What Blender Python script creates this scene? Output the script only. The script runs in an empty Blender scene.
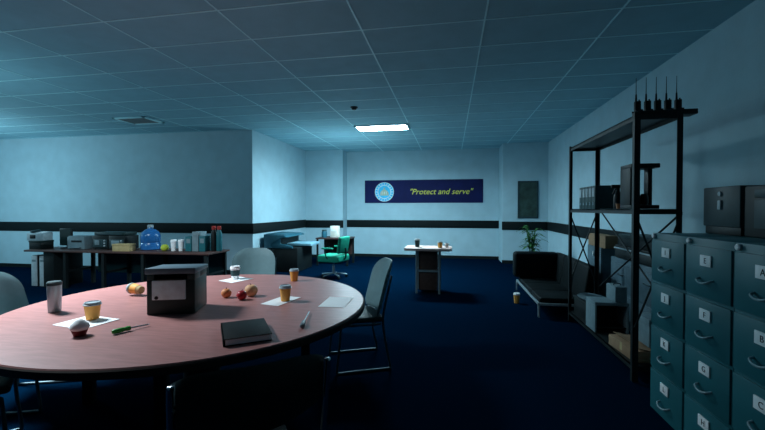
import bpy, bmesh, math, random
from mathutils import Vector, Matrix, Euler
random.seed(7)
PI = math.pi
C = bpy.context.scene.collection
R = math.radians

# ------------------------------------------------------------------ materials
def mat(name, col, rough=.6, metal=0., var=.12, scale=18., bump=0., bscale=60., emis=None, estr=0., spec=.3, stretch=None):
    m = bpy.data.materials.new(name); m.use_nodes = True
    nt = m.node_tree; b = nt.nodes['Principled BSDF']
    b.inputs['Roughness'].default_value = rough
    b.inputs['Metallic'].default_value = metal
    b.inputs['Specular IOR Level'].default_value = spec
    tc = nt.nodes.new('ShaderNodeTexCoord'); mp = nt.nodes.new('ShaderNodeMapping')
    nt.links.new(tc.outputs['Object'], mp.inputs['Vector'])
    if stretch: mp.inputs['Scale'].default_value = stretch
    n = nt.nodes.new('ShaderNodeTexNoise'); n.inputs['Scale'].default_value = scale; n.inputs['Detail'].default_value = 5
    nt.links.new(mp.outputs['Vector'], n.inputs['Vector'])
    r = nt.nodes.new('ShaderNodeValToRGB')
    r.color_ramp.elements[0].position = .3; r.color_ramp.elements[1].position = .7
    r.color_ramp.elements[0].color = [c*(1-var) for c in col]+[1]
    r.color_ramp.elements[1].color = [min(1, c*(1+var)) for c in col]+[1]
    nt.links.new(n.outputs['Fac'], r.inputs['Fac']); nt.links.new(r.outputs['Color'], b.inputs['Base Color'])
    if bump:
        n2 = nt.nodes.new('ShaderNodeTexNoise'); n2.inputs['Scale'].default_value = bscale; n2.inputs['Detail'].default_value = 6
        nt.links.new(mp.outputs['Vector'], n2.inputs['Vector'])
        bp = nt.nodes.new('ShaderNodeBump'); bp.inputs['Strength'].default_value = bump; bp.inputs['Distance'].default_value = .01
        nt.links.new(n2.outputs['Fac'], bp.inputs['Height']); nt.links.new(bp.outputs['Normal'], b.inputs['Normal'])
    if emis:
        b.inputs['Emission Color'].default_value = list(emis)+[1]; b.inputs['Emission Strength'].default_value = estr
    return m

M = dict(
    wall=mat('wall_paint', (.415, .60, .67), .8, var=.05, scale=3.5, bump=.25, bscale=45),
    ceil=mat('ceiling_tile', (.28, .53, .62), .9, var=.05, scale=5, bump=.3, bscale=90),
    tbar=mat('ceiling_bar', (.58, .94, 1.), .5, var=.03),
    carpet=mat('carpet', (.0004, .0078, .022), .95, var=.35, scale=120, bump=.4, bscale=300, spec=0.),
    rail=mat('dark_rail', (.003, .0075, .0085), .7, spec=.2),
    wood=mat('table_wood', (.385, .172, .160), .42, var=.14, scale=6, stretch=(1.2, 9, 1), spec=.35),
    woodedge=mat('table_edge', (.045, .032, .026), .5),
    dwood=mat('desk_wood', (.075, .040, .036), .5, var=.2, scale=8, stretch=(1, 8, 1)),
    brown=mat('brown_panel', (.050, .034, .030), .6, var=.2),
    laminate=mat('pale_laminate', (.80, .58, .52), .45, var=.05),
    black=mat('black_plastic', (.007, .012, .013), .5, spec=.25),
    blackg=mat('black_greenish', (.010, .030, .030), .5),
    leather=mat('black_leather', (.0025, .006, .007), .6, spec=.12, bump=.15, bscale=80),
    dark=mat('dark_metal', (.012, .020, .022), .5, metal=.3),
    teal=mat('cabinet_teal', (.016, .130, .155), .45, var=.06, scale=4),
    teald=mat('teal_dark', (.025, .075, .08), .5),
    grey=mat('grey_plastic', (.17, .25, .28), .5),
    lgrey=mat('light_grey', (.38, .48, .52), .5),
    dgrey=mat('dark_grey', (.022, .05, .058), .5),
    shell=mat('chair_shell', (.13, .24, .265), .55, var=.06),
    shelld=mat('chair_seat', (.03, .065, .07), .6),
    chrome=mat('chrome', (.55, .62, .65), .22, metal=1., var=.02),
    steel=mat('steel', (.30, .42, .47), .4, metal=.55, var=.05),
    white=mat('white_paper', (.90, .93, .94), .7, var=.02),
    cream=mat('cream', (.75, .72, .62), .6, var=.03),
    orange=mat('orange_card', (.85, .40, .09), .6, var=.08),
    fruit_o=mat('orange_peel', (.72, .26, .10), .5),
    fruit_p=mat('peach_skin', (.75, .42, .22), .55, var=.2, scale=25),
    red=mat('apple_red', (.42, .02, .03), .35, var=.2),
    dred=mat('dark_red', (.16, .012, .018), .6),
    green=mat('green_grip', (.03, .34, .05), .4),
    cgreen=mat('chair_green', (.008, .33, .21), .6, var=.1),
    leaf=mat('leaf_green', (.03, .12, .03), .6, var=.4),
    pot=mat('pot_clay', (.05, .04, .035), .8),
    soil=mat('soil', (.02, .015, .01), .95),
    navy=mat('banner_navy', (.006, .010, .075), .8, var=.15, scale=3),
    cyan=mat('seal_cyan', (.06, .58, .90), .7),
    sealw=mat('seal_white', (.75, .85, .85), .7),
    sealg=mat('seal_grey', (.50, .55, .42), .7),
    yellow=mat('banner_yellow', (.80, .78, .10), .7),
    panel=mat('pale_panel', (.62, .78, .82), .5),
    lidg=mat('lid_grey', (.10, .16, .20), .45),
    chromed=mat('dull_chrome', (.10, .15, .17), .5, metal=.8),
    sofachrome=mat('satin_chrome', (.50, .62, .66), .35, metal=.6),
    bgrey=mat('blue_grey', (.085, .145, .18), .5),
    hgrey=mat('handle_grey', (.20, .32, .36), .45),
    card=mat('cardboard', (.30, .19, .11), .85, var=.1),
    ybox=mat('manila', (.42, .33, .16), .8),
    blue=mat('jug_blue', (.02, .13, .36), .15, spec=.6),
    tealblue=mat('console_blue', (.02, .11, .155), .4),
    tealblue2=mat('console_pale', (.24, .46, .56), .35),
    lime=mat('lime', (.45, .55, .05), .5, var=.2),
    redcap=mat('red_cap', (.45, .05, .04), .5),
    poster=mat('poster_green', (.035, .065, .055), .5, var=.5, scale=5),
    ink=mat('ink', (.01, .012, .02), .7),
    diff=mat('light_diffuser', (.8, .8, .8), .5, emis=(.72, .92, 1.), estr=45),
    diff2=mat('light_diffuser_dim', (.8, .8, .8), .5, emis=(.66, .90, 1.), estr=26),
)

# ------------------------------------------------------------------ mesh builder
class MB:
    def __init__(s): s.bm = bmesh.new(); s.mi = 0
    def _fin(s, geom_faces):
        for f in geom_faces: f.material_index = s.mi; f.smooth = True
    def merge(s, o, mtx):
        me = bpy.data.meshes.new('tmp'); o.to_mesh(me); o.free(); me.transform(mtx)
        n = len(s.bm.faces); s.bm.from_mesh(me); bpy.data.meshes.remove(me)
        s.bm.faces.ensure_lookup_table(); s._fin(s.bm.faces[n:]); return s
    def box(s, c, d, rot=(0, 0, 0), bev=0., seg=2):
        b = bmesh.new(); bmesh.ops.create_cube(b, size=1.)
        for v in b.verts: v.co = Vector((v.co.x*d[0], v.co.y*d[1], v.co.z*d[2]))
        if bev: bmesh.ops.bevel(b, geom=b.edges[:], offset=bev, segments=seg, profile=.5, affect='EDGES')
        return s.merge(b, Matrix.Translation(c) @ Euler(rot).to_matrix().to_4x4())
    def b2(s, lo, hi, bev=0., seg=2):
        return s.box([(a+b)/2 for a, b in zip(lo, hi)], [b-a for a, b in zip(lo, hi)], bev=bev, seg=seg)
    def lathe(s, prof, c=(0, 0, 0), seg=28, rot=(0, 0, 0), sc=(1, 1, 1)):
        b = bmesh.new(); rings = []
        for r, z in prof:
            if r < 1e-5: rings.append([b.verts.new((0, 0, z))])
            else: rings.append([b.verts.new((r*math.cos(2*PI*k/seg), r*math.sin(2*PI*k/seg), z)) for k in range(seg)])
        for A, B in zip(rings, rings[1:]):
            for k in range(seg):
                a0, a1 = A[k % len(A)], A[(k+1) % len(A)]; b0, b1 = B[k % len(B)], B[(k+1) % len(B)]
                vs = []
                for v in (a0, a1, b1, b0):
                    if v not in vs: vs.append(v)
                if len(vs) > 2:
                    try: b.faces.new(vs)
                    except ValueError: pass
        for ring in (() if tuple(prof[0]) == tuple(prof[-1]) else (rings[0], rings[-1])):
            if len(ring) > 2:
                try: b.faces.new(ring)
                except ValueError: pass
        bmesh.ops.recalc_face_normals(b, faces=b.faces[:])
        return s.merge(b, Matrix.Translation(c) @ Euler(rot).to_matrix().to_4x4() @ Matrix.Diagonal((*sc, 1)))
    def cyl(s, p0, p1, r, r1=None, seg=16):
        p0, p1 = Vector(p0), Vector(p1); d = p1-p0; q = d.to_track_quat('Z', 'Y')
        return s.lathe([(r, 0), (r if r1 is None else r1, d.length)], p0, seg, q.to_euler())
    def tube(s, pts, r, seg=10, sub=4, closed=False):
        P = [Vector(p) for p in pts]
        if sub > 1 and len(P) > 2:      # rounded corners by Catmull-Rom
            Q = []
            n = len(P)
            for i in range(n-1):
                a, b_, c_, d = P[max(i-1, 0)], P[i], P[i+1], P[min(i+2, n-1)]
                for k in range(sub):
                    t = k/sub
                    Q.append(.5*((2*b_)+(c_-a)*t+(2*a-5*b_+4*c_-d)*t*t+(3*b_-a-3*c_+d)*t**3))
            Q.append(P[-1]); P = Q
        b = bmesh.new(); rings = []
        up = None
        for i, p in enumerate(P):
            t = (P[min(i+1, len(P)-1)]-P[max(i-1, 0)]).normalized()
            if up is None: up = t.orthogonal().normalized()
            up = (up-t*up.dot(t)).normalized(); w = t.cross(up)
            rings.append([b.verts.new(p+r*(math.cos(2*PI*k/seg)*up+math.sin(2*PI*k/seg)*w)) for k in range(seg)])
        for A, B in zip(rings, rings[1:]):
            for k in range(seg): b.faces.new((A[k], A[(k+1) % seg], B[(k+1) % seg], B[k]))
        b.faces.new(rings[0][::-1]); b.faces.new(rings[-1])
        bmesh.ops.recalc_face_normals(b, faces=b.faces[:])
        return s.merge(b, Matrix())
    def prism(s, poly, lo, hi, axis='Z', mtx=None, bev=0.):
        """polygon in two axes pushed along the third: Z -> (x,y), Y -> (x,z), X -> (y,z)"""
        b = bmesh.new()
        def v3(p, h):
            return {'Z': (p[0], p[1], h), 'Y': (p[0], h, p[1]), 'X': (h, p[0], p[1])}[axis]
        A = [b.verts.new(v3(p, lo)) for p in poly]; B = [b.verts.new(v3(p, hi)) for p in poly]
        b.faces.new(A); b.faces.new(B); n = len(poly)
        for k in range(n): b.faces.new((A[k], A[(k+1) % n], B[(k+1) % n], B[k]))
        bmesh.ops.recalc_face_normals(b, faces=b.faces[:])
        if bev: bmesh.ops.bevel(b, geom=b.edges[:], offset=bev, segments=2, profile=.5, affect='EDGES')
        return s.merge(b, mtx or Matrix())
    def sphere(s, c, r, sc=(1, 1, 1), seg=24):
        b = bmesh.new(); bmesh.ops.create_uvsphere(b, u_segments=seg, v_segments=seg//2, radius=r)
        return s.merge(b, Matrix.Translation(c) @ Matrix.Diagonal((*sc, 1)))
    def text(s, body, size, mtx, depth=.002, shear=0., align='CENTER'):
        cu = bpy.data.curves.new('lettering', 'FONT'); cu.body = body; cu.size = size; cu.extrude = depth; cu.shear = shear
        cu.align_x = align; cu.align_y = 'CENTER'; cu.resolution_u = 3
        o = bpy.data.objects.new('lettering_tmp', cu); C.objects.link(o)
        bpy.context.view_layer.update()
        me = bpy.data.meshes.new_from_object(o.evaluated_get(bpy.context.evaluated_depsgraph_get()))
        bpy.data.objects.remove(o); bpy.data.curves.remove(cu)
        b = bmesh.new(); b.from_mesh(me); bpy.data.meshes.remove(me)
        return s.merge(b, mtx)
    def build(s, name, mats, parent=None, loc=(0, 0, 0), rot=(0, 0, 0), angle=35):
        me = bpy.data.meshes.new(name); s.bm.to_mesh(me); s.bm.free()
        for m in (mats if isinstance(mats, (list, tuple)) else [mats]): me.materials.append(M[m] if isinstance(m, str) else m)
        me.set_sharp_from_angle(angle=R(angle))
        o = bpy.data.objects.new(name, me); C.objects.link(o)
        o.location = loc; o.rotation_euler = rot
        if parent: o.parent = parent
        return o

def thing(name, label, cat, loc=(0, 0, 0), rz=0., group=None):
    o = bpy.data.objects.new(name, None); C.objects.link(o); o.empty_display_size = .1
    o.location = loc; o.rotation_euler = (0, 0, rz); o['label'] = label; o['category'] = cat
    if group: o['group'] = group
    return o
def tag(o, label, cat, group=None):
    o['label'] = label; o['category'] = cat
    if group: o['group'] = group
    return o
def struct(name, mb, m):
    o = mb.build(name, m); o['kind'] = 'structure'; return o
def dup(root, loc, rz, label, group=None):
    r = root.copy(); C.objects.link(r); r.location = loc; r.rotation_euler = (0, 0, rz); r['label'] = label
    if group: r['group'] = group
    for ch in list(root.children):
        c = ch.copy(); C.objects.link(c); c.parent = r
        for g in list(ch.children):
            d = g.copy(); C.objects.link(d); d.parent = c
    return r

# ------------------------------------------------------------------ the room
XR, XJ, XL = 2.58, -4.45, -13.0
YL, YB, YN = 8.06, 11.78, -2.6
ZC = 3.3
struct('floor', MB().b2((XL-.15, YN-.15, -.12), (XR+.15, YB+.15, 0)), 'carpet')
struct('ceiling', MB().b2((XL-.15, YN-.15, ZC), (XR+.15, YB+.15, ZC+.12)), 'ceil')
struct('wall_right', MB().b2((XR, YN-.15, 0), (XR+.15, YB+.15, ZC)), 'wall')
struct('wall_back', MB().b2((XJ, YB, 0), (XR, YB+.15, ZC)), 'wall')
struct('wall_left', MB().b2((XL-.15, YL, 0), (XJ, YL+.15, ZC)), 'wall')
struct('wall_alcove', MB().b2((XJ-.15, YL+.15, 0), (XJ, YB+.15, ZC)), 'wall')
struct('wall_far_left', MB().b2((XL-.15, YN-.15, 0), (XL, YL, ZC)), 'wall')
struct('wall_near', MB().b2((XL, YN-.15, 0), (XR, YN, ZC)), 'rail')  # unseen wall, coloured dark to cut bounce light in the foreground
PLX, PLY = -3.255, 11.29
PRX, PRY = 1.40, 10.95
struct('wall_pillar_left', MB().b2((XJ, PLY, 0), (PLX, YB, ZC)), 'wall')
struct('wall_pillar_right', MB().b2((PRX, PRY, 0), (XR, YB, ZC)), 'wall')
RZ0, RZ1, RT = .925, 1.155, .02
def rail(n, lo, hi): struct('trim_%d' % n, MB().b2(lo, hi, bev=.005), 'rail')
rail(1, (PLX, YB-RT, RZ0), (PRX, YB, RZ1))
rail(2, (XL, YL-RT, RZ0+.01), (XJ+RT, YL, RZ1+.015))
rail(3, (XJ, YL, RZ0+.01), (XJ+RT, PLY-RT, RZ1+.015))
rail(4, (XJ, PLY-RT, RZ0), (PLX+RT, PLY, RZ1))
rail(5, (PRX-RT, PRY-RT, RZ0), (XR-RT, PRY, RZ1))
rail(6, (XR-RT, YN, RZ0), (XR, PRY, RZ1))
BH = .09
for nm, lo, hi in [('back', (PLX, YB-.015, 0), (PRX, YB, BH)), ('left', (XL, YL-.015, 0), (XJ+.015, YL, BH)),
                   ('alcove', (XJ, YL, 0), (XJ+.015, PLY-.015, BH)), ('pillar_left', (XJ, PLY-.015, 0), (PLX+.015, PLY, BH)),
                   ('pillar_right', (PRX-.015, PRY-.015, 0), (XR-.015, PRY, BH)), ('right', (XR-.015, YN, 0), (XR, PRY-.015, BH))]:
    struct('baseboard_'+nm, MB().b2(lo, hi), 'rail')
# suspended ceiling grid: thin T-bars standing a little below the tiles
gx = [.312-1.2*k for k in range(-1, 12)]; gx = [x for x in gx if XL < x < XR]
gy = [3.175+.6035*k for k in range(-9, 15)]; gy = [y for y in gy if YN < y < YB]
g = MB()
for x in gx:
    hi = YL if x < XJ else YB
    g.b2((x-.008, YN, ZC-.004), (x+.008, hi, ZC+.002))
for y in gy:
    lo = XL if y < YL else XJ
    g.b2((lo, y-.009, ZC-.003), (XR, y+.009, ZC+.002))
struct('trim_7', g, 'tbar')

# ------------------------------------------------------------------ ceiling fixtures
def ceiling_light(label, x, y, dm):
    t = thing('ceiling_light', label, 'ceiling light', (x, y, ZC))
    f = MB()
    for sx in (-1, 1): f.b2((sx*.565-.02, -.28, -.03), (sx*.565+.02, .28, -.001), bev=.004)
    for sy in (-1, 1): f.b2((-.585, sy*.26-.02, -.03), (.585, sy*.26+.02, -.001), bev=.004)
    f.build('frame', 'tbar', t)
    MB().b2((-.545, -.24, -.02), (.545, .24, -.004)).build('diffuser', dm, t)
    return t
ceiling_light('lit white fluorescent ceiling panel near the far wall', -1.488, 8.305, 'diff')
v = thing('ceiling_vent', 'dark-slotted square ventilation grille in the ceiling above the long desk', 'vent', (-6.22, 6.78, ZC))
f = MB()
for sx in (-1, 1): f.b2((sx*.33-.03, -.28, -.025), (sx*.33+.03, .28, -.001), bev=.005)
for sy in (-1, 1): f.b2((-.36, sy*.25-.03, -.025), (.36, sy*.25+.03, -.001), bev=.005)
f.build('frame', 'tbar', v)
f = MB()
for k in range(9): f.box((0, -.2+.05*k, -.014), (.6, .035, .004), (R(35), 0, 0))
f.build('louvres', 'lgrey', v)
MB().b2((-.3, -.22, -.004), (.3, .22, -.001)).build('duct_cover', 'dgrey', v)
sd = thing('smoke_detector', 'small dark round smoke detector on the ceiling', 'smoke detector', (-1.69, 6.59, ZC))
MB().lathe([(0, 0), (.065, 0), (.065, -.012), (.058, -.022), (0, -.022)]).build('base', 'dgrey', sd)
MB().lathe([(.045, -.022), (.042, -.04), (.03, -.048), (0, -.05)]).build('sensor', 'black', sd)

# ------------------------------------------------------------------ banner and poster
bn = thing('wall_banner', 'navy banner with a round seal and a yellow motto on the far wall', 'banner', (-.865, YB, 2.043))
MB().b2((-1.805, -.022, -.354), (1.805, -.001, .354), bev=.003).build('cloth', 'navy', bn)
VY = Euler((PI/2, 0, 0)).to_matrix().to_4x4()
MB().text('"Protect and serve"', .24, Matrix.Translation((.535, -.024, -.02)) @ VY, .002, .3).build('lettering', 'yellow', bn)
s_ = MB()
def ring(mb, r0, r1, y0, y1, seg=40):
    mb.lathe([(r0, y0), (r1, y0), (r1, y1), (r0, y1), (r0, y0)], (-1.18, 0, -.012), seg, (PI/2, 0, 0))
def disc(mb, r, y0, y1): mb.lathe([(0, y0), (r, y0), (r, y1), (0, y1)], (-1.18, 0, -.012), 40, (PI/2, 0, 0))
disc(s_, .30, .022, .027); s_.mi = 1
ring(s_, .285, .30, .022, .030); ring(s_, .195, .215, .027, .031)
for k in range(20):
    a = 2*PI*k/20
    s_.box((-1.18+.25*math.cos(a), -.028, -.012+.25*math.sin(a)), (.02, .005, .05), (0, -a+PI/2, 0))
s_.mi = 2
s_.prism([(-1.18+.14*math.cos(a), -.10+.16*math.sin(a)) for a in [PI*k/12 for k in range(13)]], -.031, -.026, 'Y')
s_.box((-1.18, -.029, .07), (.05, .005, .1)); s_.box((-1.18, -.029, -.10), (.26, .005, .05))
s_.mi = 1
for k in (-1, 0, 1): s_.box((-1.18+.07*k, -.0325, -.045), (.018, .005, .09))
s_.build('seal', ['cyan', 'sealw', 'sealg'], bn)
po = thing('framed_poster', 'dark green framed poster on the right-hand wall pillar', 'poster', (2.06, PRY, 1.757))
f = MB()
for sx in (-1, 1): f.b2((sx*.245-.02, -.03, -.50), (sx*.245+.02, -.001, .50), bev=.004)
for sz in (-1, 1): f.b2((-.265, -.03, sz*.485-.02), (.265, -.001, sz*.485+.02), bev=.004)
f.build('frame', 'dgrey', po)
MB().b2((-.235, -.018, -.475), (.235, -.002, .475)).build('picture', 'poster', po)

# ------------------------------------------------------------------ round conference table
TX, TY, TZ, TR = -1.979, 2.773, .75, 1.307
t = thing('conference_table', 'large round reddish-brown wood conference table with a dark edge', 'table', (TX, TY, 0))
MB().lathe([(0, .722), (TR-.012, .722), (TR, .730), (TR, .744), (TR-.006, .75), (0, .75)], seg=128).build('tabletop', 'wood', t)
MB().lathe([(TR-.004, .700), (TR+.006, .700), (TR+.008, .705), (TR+.008, .738), (TR+.001, .7445), (TR+.0005, .73), (TR-.004, .7215)], seg=128).build('edge_band', 'woodedge', t)
MB().lathe([(.86, .64), (.88, .64), (.88, .7215), (.86, .7215), (.86, .64)], seg=64).build('apron', 'woodedge', t)
for k in range(4):
    a = R(20+90*k)
    MB().box((.82*math.cos(a), .82*math.sin(a), .361), (.07, .07, .7215), (0, 0, a), bev=.006).build('leg', 'black', t)
ped = MB().lathe([(0, .03), (.30, .03), (.30, .05), (.14, .10), (.12, .60), (.3, .70), (.3, .7215), (0, .7215)], seg=32)
ped.lathe([(0, 0), (.34, 0), (.34, .03), (0, .03)], seg=32)
ped.build('pedestal', 'black', t)

# ------------------------------------------------------------------ chairs at the table
def rrect(w, h0, h1, r, n=6):
    """outline: flat-ish bottom, round top corners"""
    pts = [(-w+.03, h0), (w-.03, h0), (w, h0+.05)]
    for k in range(n+1):
        a = PI/2*k/n; pts.append((w-r+r*math.cos(a), h1-r+r*math.sin(a)))
    for k in range(n+1):
        a = PI/2+PI/2*k/n; pts.append((-w+r+r*math.cos(a), h1-r+r*math.sin(a)))
    pts.append((-w, h0+.05)); return pts
def back_shell(w=.265, h0=.50, h1=1.0, r=.17, th=.035, curve=.075, lean=.13):
    """padded shell: front = +Y, wraps forward at the sides, leans back towards the top"""
    nu, nv = 17, 15; b = bmesh.new()
    def half(z):
        top = h1-r
        if z > top: return w-r+math.sqrt(max(r*r-(z-top)**2, 0))
        if z < h0+.06: return w-.03*(1-(z-h0)/.06)
        return w
    grids = []
    for side in (0, 1):
        gr = []
        for j in range(nv):
            v = j/(nv-1); z = h0+(h1-h0)*(1-(1-v)**1.6)
            hw = max(half(min(z, h1-.0015)), .01)
            row = []
            for i in range(nu):
                u = -1+2*i/(nu-1); x = hw*math.sin(u*PI/2)
                y = -.20-lean*(z-h0)/(h1-h0)+curve*(x/w)**2
                edge = min(1, 4*(1-abs(math.sin(u*PI/2)))+.15)*min(1, 6*(h1-z)/(h1-h0)+.15)*min(1, 8*(z-h0)/(h1-h0)+.2)
                y += (.5 if side == 0 else -.5)*th*(.25+.75*min(1, edge))
                row.append(b.verts.new((x, y, z)))
            gr.append(row)
        grids.append(gr)
    A, B = grids
    for j in range(nv-1):
        for i in range(nu-1):
            b.faces.new((A[j][i], A[j][i+1], A[j+1][i+1], A[j+1][i])); b.faces.new((B[j][i], B[j+1][i], B[j+1][i+1], B[j][i+1]))
    for j in range(nv-1):
        for i in (0, nu-1): b.faces.new((A[j][i], A[j+1][i], B[j+1][i], B[j][i]))
    for i in range(nu-1):
        for j in (0, nv-1): b.faces.new((A[j][i], B[j][i], B[j][i+1], A[j][i+1]))
    bmesh.ops.recalc_face_normals(b, faces=b.faces[:])
    return b
def make_chair(label, loc, rz):
    c = thing('stacking_chair', label, 'chair', loc, rz, 'chairs around the round table')
    s = MB(); s.merge(back_shell(), Matrix()); s.build('backrest', 'shell', c, angle=60)
    s = MB().box((0, .015, .465), (.47, .45, .05), bev=.02, seg=3); s.build('seat', 'shelld', c)
    for sx in (-1, 1):
        x = sx*.262
        MB().tube([(x, -.272, .88), (x, -.235, .72), (x, -.20, .56), (x, -.19, .43), (x, -.22, .22), (x, -.26, .03), (x, -.235, .012), (x, -.1, .012), (x, .1, .012), (x, .215, .012), (x, .24, .03), (x, .22, .22), (x, .205, .41), (x, .18, .435), (x, .0, .435), (x, -.17, .435)], .011, sub=3).build('side_frame', 'chromed', c)
    MB().cyl((-.262, .1, .428), (.262, .1, .428), .010).cyl((-.262, -.12, .428), (.262, -.12, .428), .010).build('cross_bar', 'chromed', c)
    return c
def face(d): return math.atan2(d[1], d[0])-PI/2       # local +Y looks along d
def chair_at(bx, by, d, z=0):     # (bx,by): where the top of the backrest is
    l = math.hypot(*d); d = (d[0]/l, d[1]/l)
    return (bx+.30*d[0], by+.30*d[1], z), face(d)
l, a = chair_at(-.63, 3.77, (-.9, -.42))
ch = make_chair('pale grey-blue chair at the right edge of the round table, seen edge-on', l, a)
l, a = chair_at(-2.46, 4.52, (.26, -.96)); dup(ch, l, a, 'pale grey chair on the far side of the round table, front facing us')
l, a = chair_at(-3.57, 2.37, (.94, .34)); dup(ch, l, a, 'grey chair cut off by the left picture edge beyond the table')
def tube_chair(label, loc, rz):
    c = thing('tube_frame_chair', label, 'chair', loc, rz, 'chairs around the round table')
    for sx in (-1, 1):
        x = sx*.238
        MB().tube([(x*.97, -.335, .985), (x, -.327, .97), (x, -.29, .80), (x, -.25, .60), (x, -.22, .43), (x, -.235, .22), (x, -.27, .03), (x, -.245, .012), (x, -.1, .012), (x, .1, .012), (x, .215, .012), (x, .24, .03), (x, .22, .22), (x, .205, .41), (x, .18, .435), (x, .0, .435), (x, -.19, .435)], .010, sub=3).build('side_frame', 'chrome', c)
    MB().cyl((-.238, .1, .43), (.238, .1, .43), .010).cyl((-.238, -.12, .43), (.238, -.12, .43), .010).build('cross_bar', 'chrome', c)
    MB().box((0, .015, .468), (.43, .45, .05), bev=.02, seg=3).build('seat', 'leather', c)
    b = bmesh.new(); n = 18; rows = []
    for i in range(n+1):
        u = -1+2*i/n; x = .224*u; k = 1-u*u
        top = 1.025-.03*abs(u)**5; bot = .825-.05*k
        pts = []
        for (dz, dy) in ((top-.012, -.012), (top, .004), (top-.012, .022), (.5*(top+bot), .030), (bot+.012, .022), (bot, .004), (bot+.012, -.012), (.5*(top+bot), -.020)):
            pts.append(b.verts.new((x, -.31-.05*k+dy+(.97-dz)*.25, dz)))
        rows.append(pts)
    for A, B in zip(rows, rows[1:]):
        for q in range(8): b.faces.new((A[q], A[(q+1) % 8], B[(q+1) % 8], B[q]))
    b.faces.new(rows[0]); b.faces.new(rows[-1]); bmesh.ops.recalc_face_normals(b, faces=b.faces[:])
    m = MB(); m.merge(b, Matrix()); m.build('backrest', 'blackg', c, angle=60)
    return c
l, a = chair_at(-.62, 1.13, (-.6, .8)); tube_chair('black chair nearest the camera, its back to us, between chrome side tubes', l, a)
l, a = chair_at(-3.02, 1.52, (.66, .75)); dup(ch, l, a, 'dark chair mostly out of frame under the near left table edge')

# ------------------------------------------------------------------ things on the round table
Z = TZ+.001
pr = thing('table_printer', 'squat black printer with a pale front panel on the round table', 'printer', (-2.0, 2.53, Z), R(18.5))
b = MB(); b.b2((-.148, -.130, 0), (.148, .135, .235), bev=.008); b.b2((-.148, -.02, .230), (.148, .135, .275), bev=.006)
b.b2((-.148, -.130, .23), (-.10, -.01, .275), bev=.005); b.b2((.10, -.130, .23), (.148, -.01, .275), bev=.005)
b.build('body', 'blackg', pr)
b = MB(); b.prism([(-.142, .272), (.142, .272), (.142, .300), (-.142, .312)], -.155, .155, 'X', bev=.006); b.build('lid', 'lidg', pr)
b = MB().box((-.01, -.133, .165), (.205, .012, .13), bev=.004)
b.build('front_panel', 'panel', pr); pr.scale = (1.09, 1.06, 1.06)
MB().box((.0, -.13, .236), (.17, .03, .006)).build('paper_slot', 'black', pr)
MB().lathe([(0, 0), (.012, 0), (.010, .006), (0, .006)], (-.085, -.139, .115), 14, (PI/2, 0, 0)).build('button', 'black', pr)

def sheet(label, x, y, w, h, rz, z=TZ):
    m = MB(); b = bmesh.new(); n = 8
    g_ = [[b.verts.new((-w/2+w*i/n, -h/2+h*j/n, .0012+.003*((abs(i/n-.5)*2)**4)*(j/n))) for i in range(n+1)] for j in range(n+1)]
    for j in range(n):
        for i in range(n): b.faces.new((g_[j][i], g_[j][i+1], g_[j+1][i+1], g_[j+1][i]))
    b.normal_update(); bmesh.ops.solidify(b, geom=b.faces[:], thickness=.0008)
    m.merge(b, Matrix())
    o = m.build('paper_sheet', 'white', None, (x, y, z+.0006), (0, 0, rz))
    return tag(o, label, 'paper', 'loose papers')
sheet('white sheet with a coffee cup and a cupcake at its corner', -2.372, 2.138, .29, .24, R(-10))
sheet('white sheet under the small white-lidded cup beside the far chair', -2.235, 3.70, .22, .27, R(-22))
sheet('white sheet under an orange cup in the middle right of the round table', -1.362, 2.92, .17, .31, R(-12))
sheet('blank white sheet alone near the right edge of the round table', -.905, 2.955, .205, .325, R(2))
def cup(label, loc, body='orange', lid='white', sleeve=None, h=.12, r=.046, rot=None, group='takeaway cups'):
    c = thing('paper_cup', label, 'cup', loc, 0, group)
    if rot: c.rotation_euler = rot
    MB().lathe([(0, 0), (r*.72, 0), (r*.74, .003), (r*.97, h*.86), (r*.9, h*.86), (0, h*.84)]).build('cup_body', body, c)
    MB().lathe([(r*1.0, h*.82), (r*1.06, h*.83), (r*1.06, h*.88), (r*.98, h*.90), (r*.92, h), (r*.82, h), (r*.8, h*.96), (0, h*.96)]).build('lid', lid, c)
    if sleeve: MB().lathe([(r*.82, h*.26), (r*.86, h*.26), (r*.97, h*.70), (r*.92, h*.70), (r*.82, h*.26)]).build('sleeve', sleeve, c)
    return c
cup('orange cup with a pale lid standing on the left white sheet', (-2.395, 2.20, Z+.004), r=.050, h=.115, lid='lgrey')
cup('white cup with a dark green band on the sheet by the far chair', (-2.27, 3.74, Z+.004), 'white', 'white', 'teald', h=.135, r=.05)
cup('orange cup alone near the far right edge of the round table', (-1.608, 3.755, Z), r=.047, h=.125, lid='lgrey')
cup('orange cup with a pale lid standing on the middle white sheet', (-1.325, 2.915, Z+.004), r=.047, h=.125, lid='lgrey')
cup('yellow-orange cup lying on its side left of the black printer', (-2.625, 2.87, Z+.049), 'ybox', 'lgrey', 'orange', h=.13, r=.045, rot=(0, R(-85), R(-8)))
tb = thing('steel_tumbler', 'tall brushed steel tumbler at the left edge of the round table', 'tumbler', (-2.845, 2.315, Z)); tb.scale = (.9, .9, 1)
MB().lathe([(0, 0), (.040, 0), (.043, .004), (.049, .19), (.049, .20), (0, .20)]).build('tumbler_body', 'steel', tb)
MB().lathe([(.051, .195), (.051, .215), (.044, .222), (0, .222)]).build('lid', 'dgrey', tb)
ck = thing('cupcake', 'cupcake with white icing in a dark red case beside the left sheet', 'cupcake', (-2.165, 1.905, Z))
MB().lathe([(0, 0), (.030, 0), (.042, .035), (.040, .04), (0, .04)], seg=36).build('paper_case', 'dred', ck)
MB().lathe([(.044, .036), (.050, .05), (.044, .066), (.036, .074), (.024, .088), (.010, .096), (0, .098)], sc=(1, 1, 1)).build('icing', 'white', ck)
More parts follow.
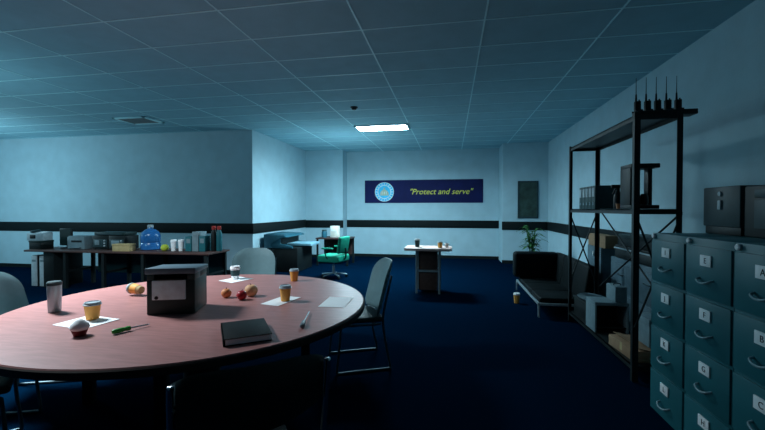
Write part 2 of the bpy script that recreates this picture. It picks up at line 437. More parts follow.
def screwdriver(label, p0, p1, grip):
    d = Vector((p1[0]-p0[0], p1[1]-p0[1], 0)); L = d.length
    o = thing('screwdriver', label, 'screwdriver', (p0[0], p0[1], Z+.016), math.atan2(d.y, d.x))
    MB().lathe([(0, 0), (.010, .002), (.015, .012), (.0155, .05), (.012, .07), (.015, .085), (.013, .10), (0, .102)], (0, 0, 0), 10, (0, PI/2, 0)).build('handle', grip, o)
    MB().cyl((.10, 0, 0), (L-.012, 0, -.004), .0045).box((L-.008, 0, -.004), (.016, .009, .003)).build('shaft', 'steel', o)
screwdriver('screwdriver with a bright green handle lying below the black printer', (-1.985, 1.945), (-1.90, 2.14), 'green')
screwdriver('screwdriver with a grey-blue handle near the front right table edge', (-.915, 2.25), (-1.0, 2.60), 'grey')
def fruit(name, label, cat, loc, r, m, sc=(1, 1, .92)):
    o = thing(name, label, cat, loc, random.random()*6, 'fruit on the round table')
    k = r*sc[2]
    MB().lathe([(0, -.80*k), (.35*r, -.93*k), (.75*r, -.68*k), (.97*r, -.2*k), (1.0*r, .12*k), (.88*r, .58*k), (.6*r, .9*k), (.3*r, .98*k), (.1*r, .86*k), (0, .80*k)], (0, 0, .93*k)).build('skin', m, o, angle=80)
    MB().tube([(0, 0, 1.72*k), (.003, .001, 1.95*k), (.008, .002, 2.15*k)], .0025, 6).build('stem', 'pot', o)
fruit('orange', 'small orange fruit just right of the black printer', 'fruit', (-1.87, 2.945, Z), .042, 'fruit_o')
fruit('apple', 'dark red apple between the orange and the peach', 'fruit', (-1.70, 2.895, Z), .042, 'red')
fruit('peach', 'large pale peach behind the red apple', 'fruit', (-1.69, 3.03, Z), .055, 'fruit_p')
bd = thing('ring_binder', 'closed black ring binder with a pale page edge on the round table', 'binder', (-1.205, 2.09, Z), R(35))
b = MB(); b.b2((-.13, -.17, .036), (.13, .17, .041), bev=.0015); b.b2((-.13, -.17, 0), (.13, .17, .005), bev=.0015); b.b2((-.13, -.17, 0), (-.122, .17, .041), bev=.0015)
b.build('cover', 'leather', bd)
MB().b2((-.118, -.167, .0055), (.122, .165, .0355)).build('pages', 'white', bd)

# ------------------------------------------------------------------ filing cabinets
letters = 'ABCDEFGHIJKL'
def filing_cabinet(label, y, lts):
    t = thing('filing_cabinet', label, 'filing cabinet', (1.5, y, 0), 0, 'row of filing cabinets')
    W, D, H = .43, .72, 1.32
    b = MB(); b.b2((.012, -W/2+.001, .02), (D, W/2-.001, H), bev=.004); b.b2((.03, -W/2+.01, 0), (D-.02, W/2-.01, .025)); b.build('body', 'teal', t)
    for i in range(4):
        zt = 1.272-.325*i
        d = MB().b2((0, -W/2+.012, zt-.305), (.02, W/2-.012, zt), bev=.004).build('drawer', 'teal', t)
        MB().tube([(0, .062, zt-.192), (-.022, .055, zt-.200), (-.030, .025, zt-.212), (-.031, 0, zt-.215), (-.030, -.025, zt-.212), (-.022, -.055, zt-.200), (0, -.062, zt-.192)], .0065).build('handle', 'hgrey', d)
        c = MB().box((-.004, 0, zt-.082), (.008, .098, .066), bev=.001); c.mi = 1
        c.text(lts[i], .048, Matrix.Translation((-.0085, 0, zt-.083)) @ Euler((PI/2, 0, -PI/2)).to_matrix().to_4x4(), .001)
        c.build('label_card', ['white', 'ink'], d)
    MB().lathe([(0, 0), (.018, 0), (.018, .012), (.013, .017), (0, .017)], (.012, W/2-.032, 1.297), 18, (0, -PI/2, 0)).build('lock', 'white', t)
    return t
filing_cabinet('teal four-drawer filing cabinet next to the metal shelving, farthest of the three', 3.01, 'IJKL')
filing_cabinet('teal four-drawer filing cabinet in the middle of the row of three', 2.58, 'EFGH')
filing_cabinet('teal four-drawer filing cabinet at the right picture edge, nearest of the three', 2.15, 'ABCD')
sp = thing('lock_box', 'dark grey box with a small pale fitting on the far filing cabinet', 'box', (1.86, 3.06, 1.321))
MB().b2((0, -.185, .055), (.34, .185, .335), bev=.008).build('box_body', 'dgrey', sp)
MB().b2((.012, -.178, 0), (.33, .178, .056), bev=.004).build('plinth', 'black', sp)
MB().lathe([(0, 0), (.018, 0), (.016, .01), (0, .01)], (0, 0, .285), 14, (0, -PI/2, 0)).build('knob', 'lgrey', sp)
MB().b2((-.012, -.016, .175), (.002, .016, .24), bev=.005).build('latch', 'lgrey', sp)
sp = thing('equipment_case', 'black equipment case with a grey front panel at the right picture edge', 'equipment case', (1.86, 2.62, 1.321))
MB().b2((0, -.23, 0), (.36, .22, .325), bev=.012).build('case_body', 'black', sp)
b = MB(); b.b2((-.012, -.21, .06), (.004, .12, .235), bev=.004); b.b2((-.012, -.21, .25), (.004, .12, .30), bev=.004); b.build('front_panel', 'dgrey', sp)

# ------------------------------------------------------------------ metal shelving
SX0, SX1, SY0, SY1, SH = 1.55, 1.92, 3.62, 5.48, 2.33
sh = thing('metal_shelving', 'tall dark metal shelving with cross braces beside the filing cabinets', 'shelving', ((SX0+SX1)/2, (SY0+SY1)/2, 0))
hx, hy = (SX1-SX0)/2, (SY1-SY0)/2
for sx in (-1, 1):
    for sy in (-1, 1):
        p = MB(); x, y = sx*hx, sy*hy
        p.b2((min(x, x-sx*.045), min(y, y-sy*.006), 0), (max(x, x-sx*.045), max(y, y-sy*.006), SH))
        p.b2((min(x, x-sx*.006), min(y, y-sy*.045), 0), (max(x, x-sx*.006), max(y, y-sy*.045), SH))
        p.build('post', 'dark', sh)
def board(z):
    b = MB(); b.b2((-hx+.007, -hy+.007, z-.012), (hx-.007, hy-.007, z))
    for s in (-1, 1):
        b.b2((s*(hx-.010)-.003, -hy+.007, z-.045), (s*(hx-.010)+.003, hy-.007, z)); b.b2((-hx+.007, s*(hy-.010)-.003, z-.045), (hx-.007, s*(hy-.010)+.003, z))
    return b.build('shelf_board', 'dark', sh)
for z in (2.31, 1.50, .14): board(z)
def brace(p, q): MB().tube([p, q], .009, 8).build('brace', 'dark', sh)
for sy in (-1, 1):
    y = sy*(hy-.002)
    brace((-hx+.01, y, 1.46), (hx-.01, y, .48)); brace((hx-.01, y+sy*.012, 1.46), (-hx+.01, y+sy*.012, .48))
brace((hx+.006, -hy+.02, 1.47), (hx+.006, hy-.02, .47)); brace((hx+.022, hy-.02, 1.47), (hx+.022, -hy+.02, .47))
# radios in their charger on the top shelf
rc = thing('radio_charger', 'black charging rack under five handheld radios on top of the shelving', 'charger', (1.82, 3.74, 2.311))
MB().b2((-.22, -.06, 0), (.245, .06, .045), bev=.006).build('charger_base', 'black', rc)
b = MB()
for k in range(5): b.b2((-.20+.08*k-.028, -.04, .043), (-.20+.08*k+.028, -.034, .06)).b2((-.20+.08*k-.028, .034, .043), (-.20+.08*k+.028, .04, .06))
b.build('cradle', 'black', rc)
radio_labels = ['leftmost of the five handheld radios charging on the shelving', 'second from the left of the five charging handheld radios',
                'middle one of the five handheld radios charging on the shelving', 'second from the right of the five charging handheld radios',
                'rightmost of the five handheld radios charging on the shelving']
rd = None
for k in range(5):
    p = (1.62+.08*k, 3.74, 2.3565)
    if rd is None:
        rd = thing('handheld_radio', radio_labels[0], 'radio', p, 0, 'handheld radios in the charger')
        b = MB(); b.b2((-.024, -.018, 0), (.024, .018, .095), bev=.006); b.build('radio_body', 'black', rd)
        MB().cyl((-.012, 0, .09), (-.012, 0, .155), .009, .006, 12).cyl((-.012, 0, .15), (-.012, 0, .30), .0035, .002, 8).build('antenna', 'black', rd)
        MB().cyl((.013, 0, .094), (.013, 0, .108), .006).build('knob', 'black', rd)
    else: dup(rd, p, 0, radio_labels[k])
# middle shelf
bl = ['farthest dark green lever-arch file on the middle metal shelf', 'second file from the far end of the row on the metal shelf',
      'middle file of the five in the row on the metal shelf', 'file with a bright spine label, second nearest on the metal shelf',
      'nearest file of the row on the metal shelf, dark side cover towards us']
bf = None
for k in range(5):
    p = (1.60, 5.16-.108*k, 1.501)
    if bf is None:
        bf = thing('lever_arch_file', bl[0], 'file', p, 0, 'files on the middle metal shelf')
        MB().b2((0, -.05, 0), (.26, .05, .265), bev=.004).build('cover', 'teald', bf)
        MB().b2((-.004, -.035, .14), (.002, .035, .24)).build('spine_label', 'lgrey', bf)
        MB().lathe([(.010, 0), (.016, 0), (.016, .004), (.010, .004), (.010, 0)], (-.0005, 0, .06), 16, (0, -PI/2, 0)).build('finger_ring', 'steel', bf)
    else: dup(bf, p, 0, bl[k])
cm = thing('coffee_maker', 'black coffee maker with an overhanging top on the middle metal shelf', 'coffee maker', (1.70, 3.86, 1.501))
MB().b2((-.115, -.10, 0), (.115, .13, .035), bev=.006).build('base', 'black', cm)
MB().b2((-.115, -.08, .03), (-.035, .13, .37), bev=.006).build('water_tank', 'black', cm)
MB().b2((-.115, -.10, .365), (.12, .13, .405), bev=.008).build('brew_head', 'black', cm)
MB().b2((.075, .02, .03), (.112, .10, .37), bev=.005).build('column', 'black', cm)
MB().lathe([(0, 0), (.032, 0), (.036, .03), (.032, .08), (.022, .1), (.018, .1), (0, .095)], (.02, -.03, .036)).build('carafe', 'blackg', cm)
sb = thing('spray_bottle', 'dark spray bottle left of the coffee maker on the shelf', 'bottle', (1.625, 4.14, 1.501))
MB().lathe([(0, 0), (.036, 0), (.038, .01), (.036, .13), (.016, .18), (.016, .2), (0, .2)]).build('bottle_body', 'black', sb)
b = MB(); b.b2((-.06, -.012, .205), (.03, .012, .24), bev=.005); b.box((-.032, 0, .175), (.012, .014, .06), (0, R(25), 0)); b.cyl((0, 0, .19), (0, 0, .21), .017); b.build('trigger_head', 'black', sb)
cup('small orange cup at the foot of the spray bottle on the shelf', (1.60, 4.05, 1.501), h=.06, r=.028, body='fruit_o', lid='pot', group='shelf cup')
# lowest shelf: things on the bottom board
zb = .141
oc = thing('open_metal_cabinet', 'open grey metal cabinet on the bottom shelf, dark inside, front facing the camera', 'cabinet', (1.56, 4.53, zb))
b = MB(); b.b2((0, 0, 0), (.02, .29, .30), bev=.003); b.b2((.325, 0, 0), (.345, .29, .30), bev=.003); b.b2((0, 0, .30), (.345, .29, .335), bev=.003); b.b2((.02, .27, 0), (.325, .29, .3))
b.build('cabinet_shell', 'grey', oc)
MB().b2((.02, .02, .05), (.325, .27, .06)).b2((.02, .262, .06), (.325, .2695, .3)).build('inner_shade', 'black', oc)  # black sheets stand in for the shade inside the cabinet
gb = thing('upright_case', 'pale grey upright case on top of the open metal cabinet', 'case', (1.83, 4.66, zb+.336))
MB().b2((-.06, -.11, 0), (.06, .14, .17), bev=.006).build('case_body', 'grey', gb)
MB().tube([(-.03, 0, .167), (-.03, 0, .19), (.03, 0, .19), (.03, 0, .167)], .005).build('handle', 'dgrey', gb)
dk = thing('storage_crate', 'dark storage crate on the bottom shelf under the grey tray', 'crate', (1.735, 5.11, zb))
MB().b2((-.14, -.27, 0), (.14, .27, .20), bev=.01).build('crate_body', 'black', dk)
MB().b2((-.15, -.28, .20), (.15, .28, .232), bev=.008).build('lid', 'black', dk)
tr = MB().lathe([(0, .0), (.19, .0), (.25, .022), (.262, .030), (.255, .033), (.19, .012), (0, .012)], sc=(.62, 1.0, 1), seg=40).build('serving_tray', 'grey', None, (1.735, 5.11, zb+.2332))
tag(tr, 'flat oval grey tray lying on the dark crate', 'tray')
cb = thing('cardboard_box', 'flat brown cardboard box on the bottom shelf near the filing cabinets', 'box', (1.735, 3.95, zb), R(4))
MB().b2((-.15, -.24, 0), (.15, .24, .10), bev=.003).build('box_body', 'card', cb)
MB().box((-.05, 0, .112), (.12, .48, .004), (0, R(12), 0)).build('flap', 'card', cb)
MB().b2((-.151, -.02, .03), (-.149, .02, .101)).build('tape', 'ybox', cb)
bx = thing('grey_box_file', 'pale blue-grey box on the flat cardboard box behind the near shelf post', 'box', (1.80, 3.86, zb+.128))
MB().b2((-.07, -.13, 0), (.07, .13, .24), bev=.005).build('box_body', 'grey', bx)
MB().b2((-.076, -.136, .19), (.076, .136, .25), bev=.005).build('lid', 'grey', bx)

# ------------------------------------------------------------------ units along the right wall, behind the shelving
lk = thing('grey_locker', 'narrow blue-grey locker with a small white handle behind the shelving', 'locker', (2.12, 6.22, 0))
MB().b2((.012, -.28, 0), (.42, .28, .95), bev=.006).build('body', 'bgrey', lk)
d = MB().b2((0, -.27, .03), (.016, .27, .94), bev=.004).build('door', 'bgrey', lk)
MB().b2((-.025, -.03, .80), (.002, -.005, .87), bev=.006).build('handle', 'white', d)
k_ = thing('cardboard_box', 'brown cardboard box on top of the grey locker', 'box', (2.10, 6.10, .951))
MB().b2((0, -.36, 0), (.16, .30, .175), bev=.004).build('box_body', 'card', k_)
MB().b2((-.002, -.03, .02), (.16, .03, .177)).build('tape', 'ybox', k_)
dr = thing('drawer_unit', 'low blue-grey drawer unit by the wall behind the shelving', 'drawer unit', (2.14, 5.0, 0))
MB().b2((.012, -.70, 0), (.40, .68, .86), bev=.006).build('body', 'bgrey', dr)
for sy in (-1, 1):
    for k in range(2):
        d = MB().box((.006, sy*.335-.01, .62-.38*k), (.016, .64, .35), bev=.004).build('drawer', 'bgrey', dr)
        MB().tube([(.002, sy*.335-.07, .66-.38*k), (-.02, sy*.335-.06, .66-.38*k), (-.02, sy*.335+.06, .66-.38*k), (.002, sy*.335+.07, .66-.38*k)], .006).build('handle', 'dgrey', d)
cs = thing('suitcase', 'flat black case with a pale rim lying on the low drawer unit', 'suitcase', (2.33, 4.95, .861))
MB().b2((-.18, -.62, 0), (.18, .62, .12), bev=.02).build('shell_bottom', 'black', cs)
MB().b2((-.185, -.625, .12), (.185, .625, .137), bev=.004).build('rim', 'lgrey', cs)
MB().b2((-.18, -.62, .137), (.18, .62, .17), bev=.014).build('shell_top', 'black', cs)
bb = thing('black_box', 'black box standing on the pale-rimmed flat case', 'box', (2.33, 4.98, 1.032))
MB().b2((-.16, -.55, 0), (.16, .50, .13), bev=.008).build('box_body', 'black', bb)
MB().b2((-.165, -.555, .10), (.165, .505, .145), bev=.006).build('lid', 'blackg', bb)

# ------------------------------------------------------------------ sofa, plant and floor cup
so = thing('lounge_sofa', 'low black leather sofa with a chrome frame along the right side', 'sofa', (1.57, 6.48, 0))
b = MB()
b.b2((-.38, -.91, .165), (-.355, .91, .20), bev=.004); b.b2((.355, -.91, .165), (.38, .91, .20), bev=.004)
b.b2((-.38, -.91, .165), (.38, -.885, .20), bev=.004); b.b2((-.38, .885, .165), (.38, .91, .20), bev=.004)
b.build('frame', 'sofachrome', so)
for sx in (-1, 1):
    for sy in (-1, 1):
        MB().box((sx*.367, sy*.897, .088), (.025, .025, .176), bev=.003).build('leg', 'sofachrome', so)
b = MB()
for k in range(3): b.box((-.03, -.58+.58*k, .225), (.64, .565, .075), bev=.025, seg=3)
b.build('seat_cushion', 'leather', so)
b = MB()
for k in range(3): b.box((.31, -.58+.58*k, .47), (.13, .57, .50), (0, R(8), 0), bev=.035, seg=3)
b.build('backrest', 'leather', so)
MB().box((-.07, .78, .50), (.76, .24, .46), bev=.06, seg=4).build('armrest', 'leather', so)
pl = thing('potted_plant', 'green potted plant behind the far end of the black sofa', 'plant', (1.72, 8.75, 0)); pl.scale = (1.1, 1.1, .88)
MB().lathe([(0, 0), (.13, 0), (.16, .30), (.17, .30), (.17, .33), (.14, .33), (.14, .30), (0, .30)]).build('pot', 'pot', pl)
MB().lathe([(0, .3), (.14, .3), (.10, .312), (0, .315)]).build('soil', 'soil', pl)
st = MB(); lf = MB()
for k in range(15):
    a = k*2.4; h = .55+.38*random.random(); sp_ = .06+.13*random.random()
    tip = Vector((sp_*math.cos(a), sp_*math.sin(a), .31+h))
    st.tube([(.02*math.cos(a), .02*math.sin(a), .31), (.4*tip.x, .4*tip.y, .31+h*.55), tuple(tip)], .005, 6)
    for j in range(4):
        f_ = .5+.5*j/3; base = Vector((tip.x*f_**1.5, tip.y*f_**1.5, .31+h*f_)); an = a+j*1.9+random.random()
        L = .16+.08*random.random(); W = .028; b = bmesh.new(); rows = []
        for i in range(6):
            u = i/5; w = W*math.sin(PI*min(.97, .08+u*.9)); q = Vector((L*u, 0, .05*math.sin(PI*u)-.07*u*u))
            rows.append([b.verts.new(q+Vector((0, -w, .008))), b.verts.new(q), b.verts.new(q+Vector((0, w, .008)))])
        for A, B in zip(rows, rows[1:]):
            for i in range(2): b.faces.new((A[i], A[i+1], B[i+1], B[i]))
        lf.merge(b, Matrix.Translation(base) @ Euler((0, R(-20), an)).to_matrix().to_4x4())
st.build('stem', 'leaf', pl); lf.build('leaves', 'leaf', pl, angle=70)
cup('tall orange paper cup standing on the carpet in front of the sofa', (1.035, 6.36, .001), h=.16, r=.05, group='floor cup')

# ------------------------------------------------------------------ small pale table towards the far wall
tt = thing('small_table', 'small pale-topped table on a dark brown boxed base, out on the carpet', 'table', (-.40, 6.98, 0))
poly = [(-.42, -.24), (-.36, -.30), (.36, -.30), (.42, -.24), (.42, .24), (.36, .30), (-.36, .30), (-.42, .24)]
MB().prism(poly, .765, .81, bev=.006).build('tabletop', 'laminate', tt)
b = MB()
for sx in (-1, 1):
    for sy in (-1, 1): b = MB().b2((sx*.20-.018, sy*.19-.018, 0), (sx*.20+.018, sy*.19+.018, .765), bev=.003); b.build('leg', 'grey', tt)
for z0, z1 in ((.06, .375), (.425, .74)): MB().b2((-.165, -.17, z0), (.165, .17, z1), bev=.006).build('panel', 'brown', tt)
b = MB()
for sy in (-1, 1): b.b2((-.182, sy*.19-.012, .385), (.182, sy*.19+.012, .415))
for sx in (-1, 1): b.b2((sx*.20-.012, -.172, .385), (sx*.20+.012, .172, .415))
b.build('mid_rail', 'grey', tt)
zt = .811
cup('dark cup with a white lid at the left of the small pale table', (-.60, 6.95, zt), 'blackg', 'white', h=.15, r=.05)
cup('orange cup at the right of the small pale table', (-.19, 6.86, zt), h=.11, r=.048, lid='lgrey')
cup('plain white cup next to the orange one on the small table', (-.07, 6.92, zt), 'white', 'white', h=.08, r=.042)
sheet('white sheet lying on the small pale table near the far wall', -.36, 6.90, .30, .21, R(6), zt-.0005)

# ------------------------------------------------------------------ green office chair, side table with white case, console
oc = thing('office_chair', 'bright green swivel office chair by the far left corner', 'office chair', (-2.52, 8.02, 0), R(78))
b = MB()
for k in range(5):
    a = 2*PI*k/5+.3; b.tube([(.03*math.cos(a), .03*math.sin(a), .10), (.16*math.cos(a), .16*math.sin(a), .085), (.29*math.cos(a), .29*math.sin(a), .062)], .017, 8)
b.build('star_base', 'steel', oc)
for k in range(5):
    a = 2*PI*k/5+.3; MB().lathe([(0, -.014), (.026, -.014), (.03, -.008), (.03, .008), (.026, .014), (0, .014)], (.28*math.cos(a), .28*math.sin(a), .031), 16, (PI/2, 0, a)).build('caster', 'black', oc)
MB().cyl((0, 0, .09), (0, 0, .26), .032).cyl((0, 0, .25), (0, 0, .40), .02).box((0, 0, .40), (.2, .24, .03)).build('gas_lift', 'steel', oc)
MB().box((0, .0, .435), (.52, .52, .15), bev=.035, seg=4).build('seat', 'cgreen', oc)
MB().box((0, -.24, .73), (.44, .075, .36), (R(9), 0, 0), bev=.035, seg=4).build('backrest', 'cgreen', oc)
MB().tube([(0, -.08, .41), (0, -.26, .42), (0, -.30, .50), (0, -.29, .66)], .018).build('back_stem', 'black', oc)
for sx in (-1, 1):
    ar = MB().box((sx*.27, .0, .66), (.06, .27, .035), bev=.014, seg=3).build('armrest', 'cgreen', oc)
    MB().tube([(sx*.27, .05, .645), (sx*.275, .04, .52), (sx*.24, 0, .42), (sx*.10, 0, .41)], .012).build('support', 'black', ar)
sd = thing('side_table', 'dark wood side table behind the green office chair', 'table', (-3.08, 10.0, 0))
MB().b2((-.45, -.35, .70), (.45, .35, .735), bev=.004).build('tabletop', 'dwood', sd)
for sx in (-1, 1):
    for sy in (-1, 1): MB().b2((sx*.41-.022, sy*.31-.022, 0), (sx*.41+.022, sy*.31+.022, .70)).build('leg', 'black', sd)
MB().b2((-.385, .29, .25), (.385, .305, .68)).build('modesty_panel', 'dwood', sd)
wt = thing('desktop_case', 'small white upright box on the dark side table', 'box', (-3.07, 9.9, .736), R(-8))
MB().b2((-.11, -.08, 0), (.11, .08, .31), bev=.012).build('case_body', 'cream', wt)
MB().b2((-.08, -.084, .17), (.08, -.079, .28), bev=.002).build('front_panel', 'white', wt)
bj = thing('storage_jar', 'small blue-grey jar left of the white box on the side table', 'jar', (-3.36, 9.87, .736))
MB().lathe([(0, 0), (.07, 0), (.075, .02), (.075, .14), (.06, .17), (0, .17)]).build('jar_body', 'tealblue', bj)
MB().lathe([(.062, .165), (.064, .2), (.05, .206), (0, .206)]).build('lid', 'dgrey', bj)
co = thing('copier_console', 'dark teal copier console with a bright front ledge against the alcove wall', 'copier', (-4.34, 9.02, 0))
MB().b2((.10, -.52, 0), (.78, .45, .58), bev=.01).build('lower_cabinet', 'black', co)
prof_ = [(0, .58), (.70, .58), (.70, .63), (.40, .68), (.40, .80), (.56, .84), (.50, .88), (0, .90)]
b = MB(); b.prism(prof_, -.65, -.58, 'Y', bev=.004); b.prism(prof_, .44, .50, 'Y', bev=.004)
b.b2((0, -.58, .58), (.38, .44, .88), bev=.004); b.prism([(0, .86), (.38, .80), (.56, .835), (.50, .88), (0, .90)], -.58, .44, 'Y')
b.build('upper_housing', 'tealblue', co)
MB().prism([(.385, .66), (.40, .66), (.40, .80), (.385, .80)], -.565, .425, 'Y').build('keypad_panel', 'black', co)
MB().b2((.382, -.22, .60), (1.0, .435, .665), bev=.008).build('front_ledge', 'tealblue2', co)
MB().prism([(.005, .9015), (.50, .8815), (.50, .8915), (.005, .9115)], -.55, .40, 'Y').build('lid', 'tealblue', co)

# ------------------------------------------------------------------ long desk in front of the left wall
DZ = .72
dk = thing('long_desk', 'long dark wood desk crowded with equipment before the left wall', 'desk', (-6.12, 6.36, 0), R(1.5))
MB().b2((-1.92, -.34, DZ-.035), (1.92, .34, DZ), bev=.004).build('desktop', 'dwood', dk)
for x in (-1.05, -.23, .59, 1.84):
    for y in (-.29, .29): MB().b2((x-.028, y-.028, 0), (x+.028, y+.028, DZ-.035)).build('leg', 'black', dk)
    MB().b2((x-.012, -.262, .3), (x+.012, .262, .34)).build('stretcher', 'black', dk)
MB().b2((-1.53, -.30, 0), (-1.30, .30, DZ-.035), bev=.004).build('pedestal', 'black', dk)
MB().b2((-.95, .30, .22), (1.80, .315, DZ-.035)).build('shade_panel', 'teald', dk)  # dark panel stands in for the shaded wall seen under the desk
z = DZ+.001
bs = thing('document_box', 'dark box under the pale telephone on the long desk', 'box', (-7.89, 6.26, z), R(2))
MB().b2((-.135, -.2, 0), (.145, .04, .135), bev=.005).build('box_body', 'black', bs)
MB().b2((-.14, -.205, .135), (.15, .045, .168), bev=.004).build('lid', 'blackg', bs)
ph = thing('desk_phone', 'pale boxy telephone on a dark box at the left end of the long desk', 'telephone', (-7.89, 6.24, z+.169), R(3))
b = MB(); b.prism([(-.18, 0), (.02, 0), (.02, .165), (-.18, .14)], -.18, .17, 'X', bev=.006); b.build('phone_body', 'lgrey', ph)
MB().box((-.10, -.08, .178), (.065, .17, .04), (R(7), 0, 0), bev=.014, seg=3).build('handset', 'dgrey', ph)
b = MB()
for i in range(3):
    for j in range(4): b.box((.02+.05*i, -.145+.04*j, .149+.005*j), (.034, .026, .012), (R(7), 0, 0), bev=.003)
b.build('keypad', 'white', ph)
MB().box((-.05, -.1805, .075), (.12, .006, .07), bev=.001).build('display', 'black', ph)
mo = thing('computer_monitor', 'black computer monitor right of the pale telephone on the long desk', 'monitor', (-7.56, 6.40, z), R(4))
MB().b2((-.13, -.02, .05), (.13, .02, .39), bev=.006).build('screen_housing', 'black', mo)
MB().b2((-.118, -.0235, .07), (.118, -.0195, .375)).build('screen', 'blackg', mo)
MB().lathe([(0, 0), (.11, 0), (.10, .012), (0, .016)], sc=(1, .8, 1)).cyl((0, .03, .01), (0, .03, .10), .02).build('stand', 'black', mo)
pr2 = thing('desk_printer', 'blue-grey desktop printer with a dark slot on the long desk', 'printer', (-7.13, 6.33, z), R(2)); pr2.scale = (.82, .62, 1.05)
MB().b2((-.23, -.19, 0), (.23, .19, .23), bev=.012).build('printer_body', 'grey', pr2)  # grey toned down to put the desk's shade into the colour
MB().b2((-.12, -.195, .13), (.16, -.185, .165)).build('paper_slot', 'black', pr2)
MB().b2((-.21, -.17, .23), (.21, .17, .245), bev=.004).build('lid', 'grey', pr2)
MB().b2((-.15, -.26, .03), (.15, -.186, .042), bev=.003).build('output_tray', 'grey', pr2)
for i, (x, lb) in enumerate([(-6.62, 'left black radio set with grey dials, next to the desk printer'), (-6.25, 'right black radio set with a grey display, left of the manila box')]):
    e = thing('radio_set', lb, 'radio set', (x, 6.42, z), R(1.5), 'radio sets on the long desk')
    MB().b2((-.175, -.17, .012), (.175, .17, .27), bev=.008).build('housing', 'black', e)
    MB().b2((-.15, -.176, .05), (.15, -.168, .20), bev=.003).build('front_panel', 'dgrey', e)
    MB().b2((-.11, -.182, .09), (-.01 if i == 0 else .06, -.174, .18), bev=.003).build('display', 'grey', e)
    for k in range(3): MB().lathe([(0, 0), (.016, 0), (.014, .016), (0, .016)], (.105, -.175, .075+.05*k), 14, (PI/2, 0, 0)).build('knob', 'lgrey', e)
    for sx in (-1, 1):
        for sy in (-1, 1): MB().cyl((sx*.14, sy*.13, 0), (sx*.14, sy*.13, .014), .014).build('foot', 'black', e)
e = thing('radio_set', 'plain dark radio set stacked on the right radio set of the long desk', 'radio set', (-6.40, 6.42, z+.271), R(1.5))
MB().b2((-.36, -.15, .006), (.30, .15, .062), bev=.006).build('housing', 'blackg', e)
MB().b2((-.30, -.155, .012), (.24, -.149, .05), bev=.002).build('front_panel', 'dgrey', e)
for sx in (-1, 1): MB().b2((sx*.2-.02, -.1, 0), (sx*.2+.02, .1, .008)).build('foot', 'black', e)
mb_ = thing('manila_box', 'yellow-brown box at the front edge of the long desk', 'box', (-5.98, 6.16, z), R(3))
MB().b2((-.17, -.10, 0), (.17, .06, .10), bev=.003).build('box_body', 'ybox', mb_)
MB().b2((-.175, -.105, .10), (.175, .065, .135), bev=.003).build('lid', 'ybox', mb_)
jg = thing('water_jug', 'large translucent blue water bottle on the long desk', 'water bottle', (-5.66, 6.42, z))
MB().lathe([(0, 0), (.15, 0), (.17, .015), (.17, .12), (.163, .13), (.163, .15), (.17, .16), (.17, .27), (.15, .33), (.09, .385), (.05, .40), (.045, .43), (0, .43)]).build('bottle_body', 'blue', jg)
MB().lathe([(.049, .425), (.052, .43), (.052, .47), (.04, .478), (0, .478)]).build('cap', 'lgrey', jg)
fruit('lime', 'yellow-green fruit right of the blue water bottle', 'fruit', (-5.24, 6.28, z), .068, 'lime')
cup('left of two tall white cups on the long desk', (-5.07, 6.30, z), 'white', 'white', h=.21, r=.052)
cup('right of two tall white cups on the long desk', (-4.93, 6.32, z), 'white', 'white', h=.21, r=.052)
fl = ['low grey-green box file just right of the white cups', 'tall grey-green box file standing above its neighbours', 'grey-green box file left of the dark red-capped bottle']
for i, (x, hh) in enumerate([(-4.76, .27), (-4.62, .36), (-4.48, .28)]):
    q = thing('box_file', fl[i], 'file', (x, 6.42, z), R(1.5), 'box files on the long desk')
    MB().b2((-.062, -.13, 0), (.062, .13, hh), bev=.004).build('cover', 'teal' if i != 1 else 'grey', q)
    MB().b2((-.04, -.133, hh*.55), (.04, -.129, hh*.85)).build('spine_label', 'grey', q)
for i, (x, bm_, lb) in enumerate([(-4.345, 'black', 'black flask with a red cap near the right end of the long desk'), (-4.235, 'teal', 'teal flask with a red cap at the right end of the long desk')]):
    q = thing('flask', lb, 'flask', (x, 6.45, z), 0, 'red-capped flasks')
    MB().lathe([(0, 0), (.046, 0), (.05, .01), (.05, .33), (.032, .385), (.03, .40), (0, .40)]).build('flask_body', bm_, q)
    MB().lathe([(.034, .395), (.036, .40), (.036, .455), (.03, .462), (0, .462)]).build('cap', 'redcap', q)
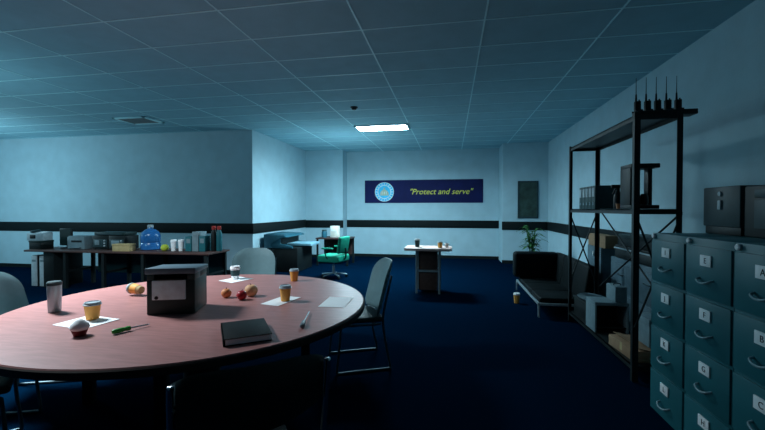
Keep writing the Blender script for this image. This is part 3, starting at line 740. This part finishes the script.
for i, (x, lb) in enumerate([(-7.945, 'left of two narrow grey computer towers under the left end of the long desk'), (-7.755, 'right of two narrow grey computer towers under the left end of the long desk')]):
    q = thing('computer_tower', lb, 'computer', (x, 6.10, 0), 0, 'computer towers')
    MB().b2((-.062, 0, 0), (.062, .40, .60), bev=.006).build('case_body', 'black', q)
    MB().b2((-.062, -.016, .01), (.062, .002, .595), bev=.004).build('front_panel', 'lgrey', q)
    MB().b2((-.045, -.019, .48), (.045, -.014, .52)).build('disc_drive', 'grey', q)

# ------------------------------------------------------------------ light
def lamp(name, loc, power, col, r=.25):
    l = bpy.data.lights.new(name, 'POINT'); l.energy = power; l.color = col; l.shadow_soft_size = r
    o = bpy.data.objects.new(name, l); C.objects.link(o); o.location = loc; return o
lamp('fill_far', (-2.5, 9.1, 1.8), 66, (.54, .865, 1.), .15)  # added fill light without a fixture, brightens ceiling and far walls
lamp('lamp_left', (-10.3, 5.4, 1.95), 165, (.56, .87, 1.), .15)
lamp('fill_middle', (-6.4, 3.5, 1.95), 38, (.46, .855, 1.), .2)  # added ambient fill without a fixture, lifts the ceiling
def panel_lamp(name, loc, power, col, spread):
    l = bpy.data.lights.new(name, 'AREA'); l.shape = 'RECTANGLE'; l.size = 1.05; l.size_y = .46; l.energy = power; l.color = col; l.spread = R(spread)
    o = bpy.data.objects.new(name, l); C.objects.link(o); o.location = loc
panel_lamp('lamp_panel', (-1.488, 8.305, ZC-.035), 165, (.56, .86, 1.), 164)
panel_lamp('lamp_table', (-4.5, 2.8, ZC-.05), 235, (.80, .92, 1.), 135)
w = bpy.data.worlds.new('world'); bpy.context.scene.world = w; w.use_nodes = True
w.node_tree.nodes['Background'].inputs[0].default_value = (.02, .04, .05, 1); w.node_tree.nodes['Background'].inputs[1].default_value = 0

# ------------------------------------------------------------------ camera and view
cam = bpy.data.cameras.new('camera'); co_ = bpy.data.objects.new('camera', cam); C.objects.link(co_)
cam.sensor_fit = 'HORIZONTAL'; cam.sensor_width = 36; cam.lens = 18.0; cam.clip_start = .05
co_.location = (0, 0, 1.5); co_.rotation_euler = (R(90-.9), 0, R(10.15))
sc = bpy.context.scene; sc.camera = co_
sc.view_settings.view_transform = 'Standard'; sc.view_settings.look = 'None'; sc.view_settings.gamma = 1; sc.view_settings.exposure = 0
sc.view_settings.use_curve_mapping = False
sc.cycles.use_denoising = True; sc.cycles.diffuse_bounces = 6; sc.cycles.max_bounces = 10
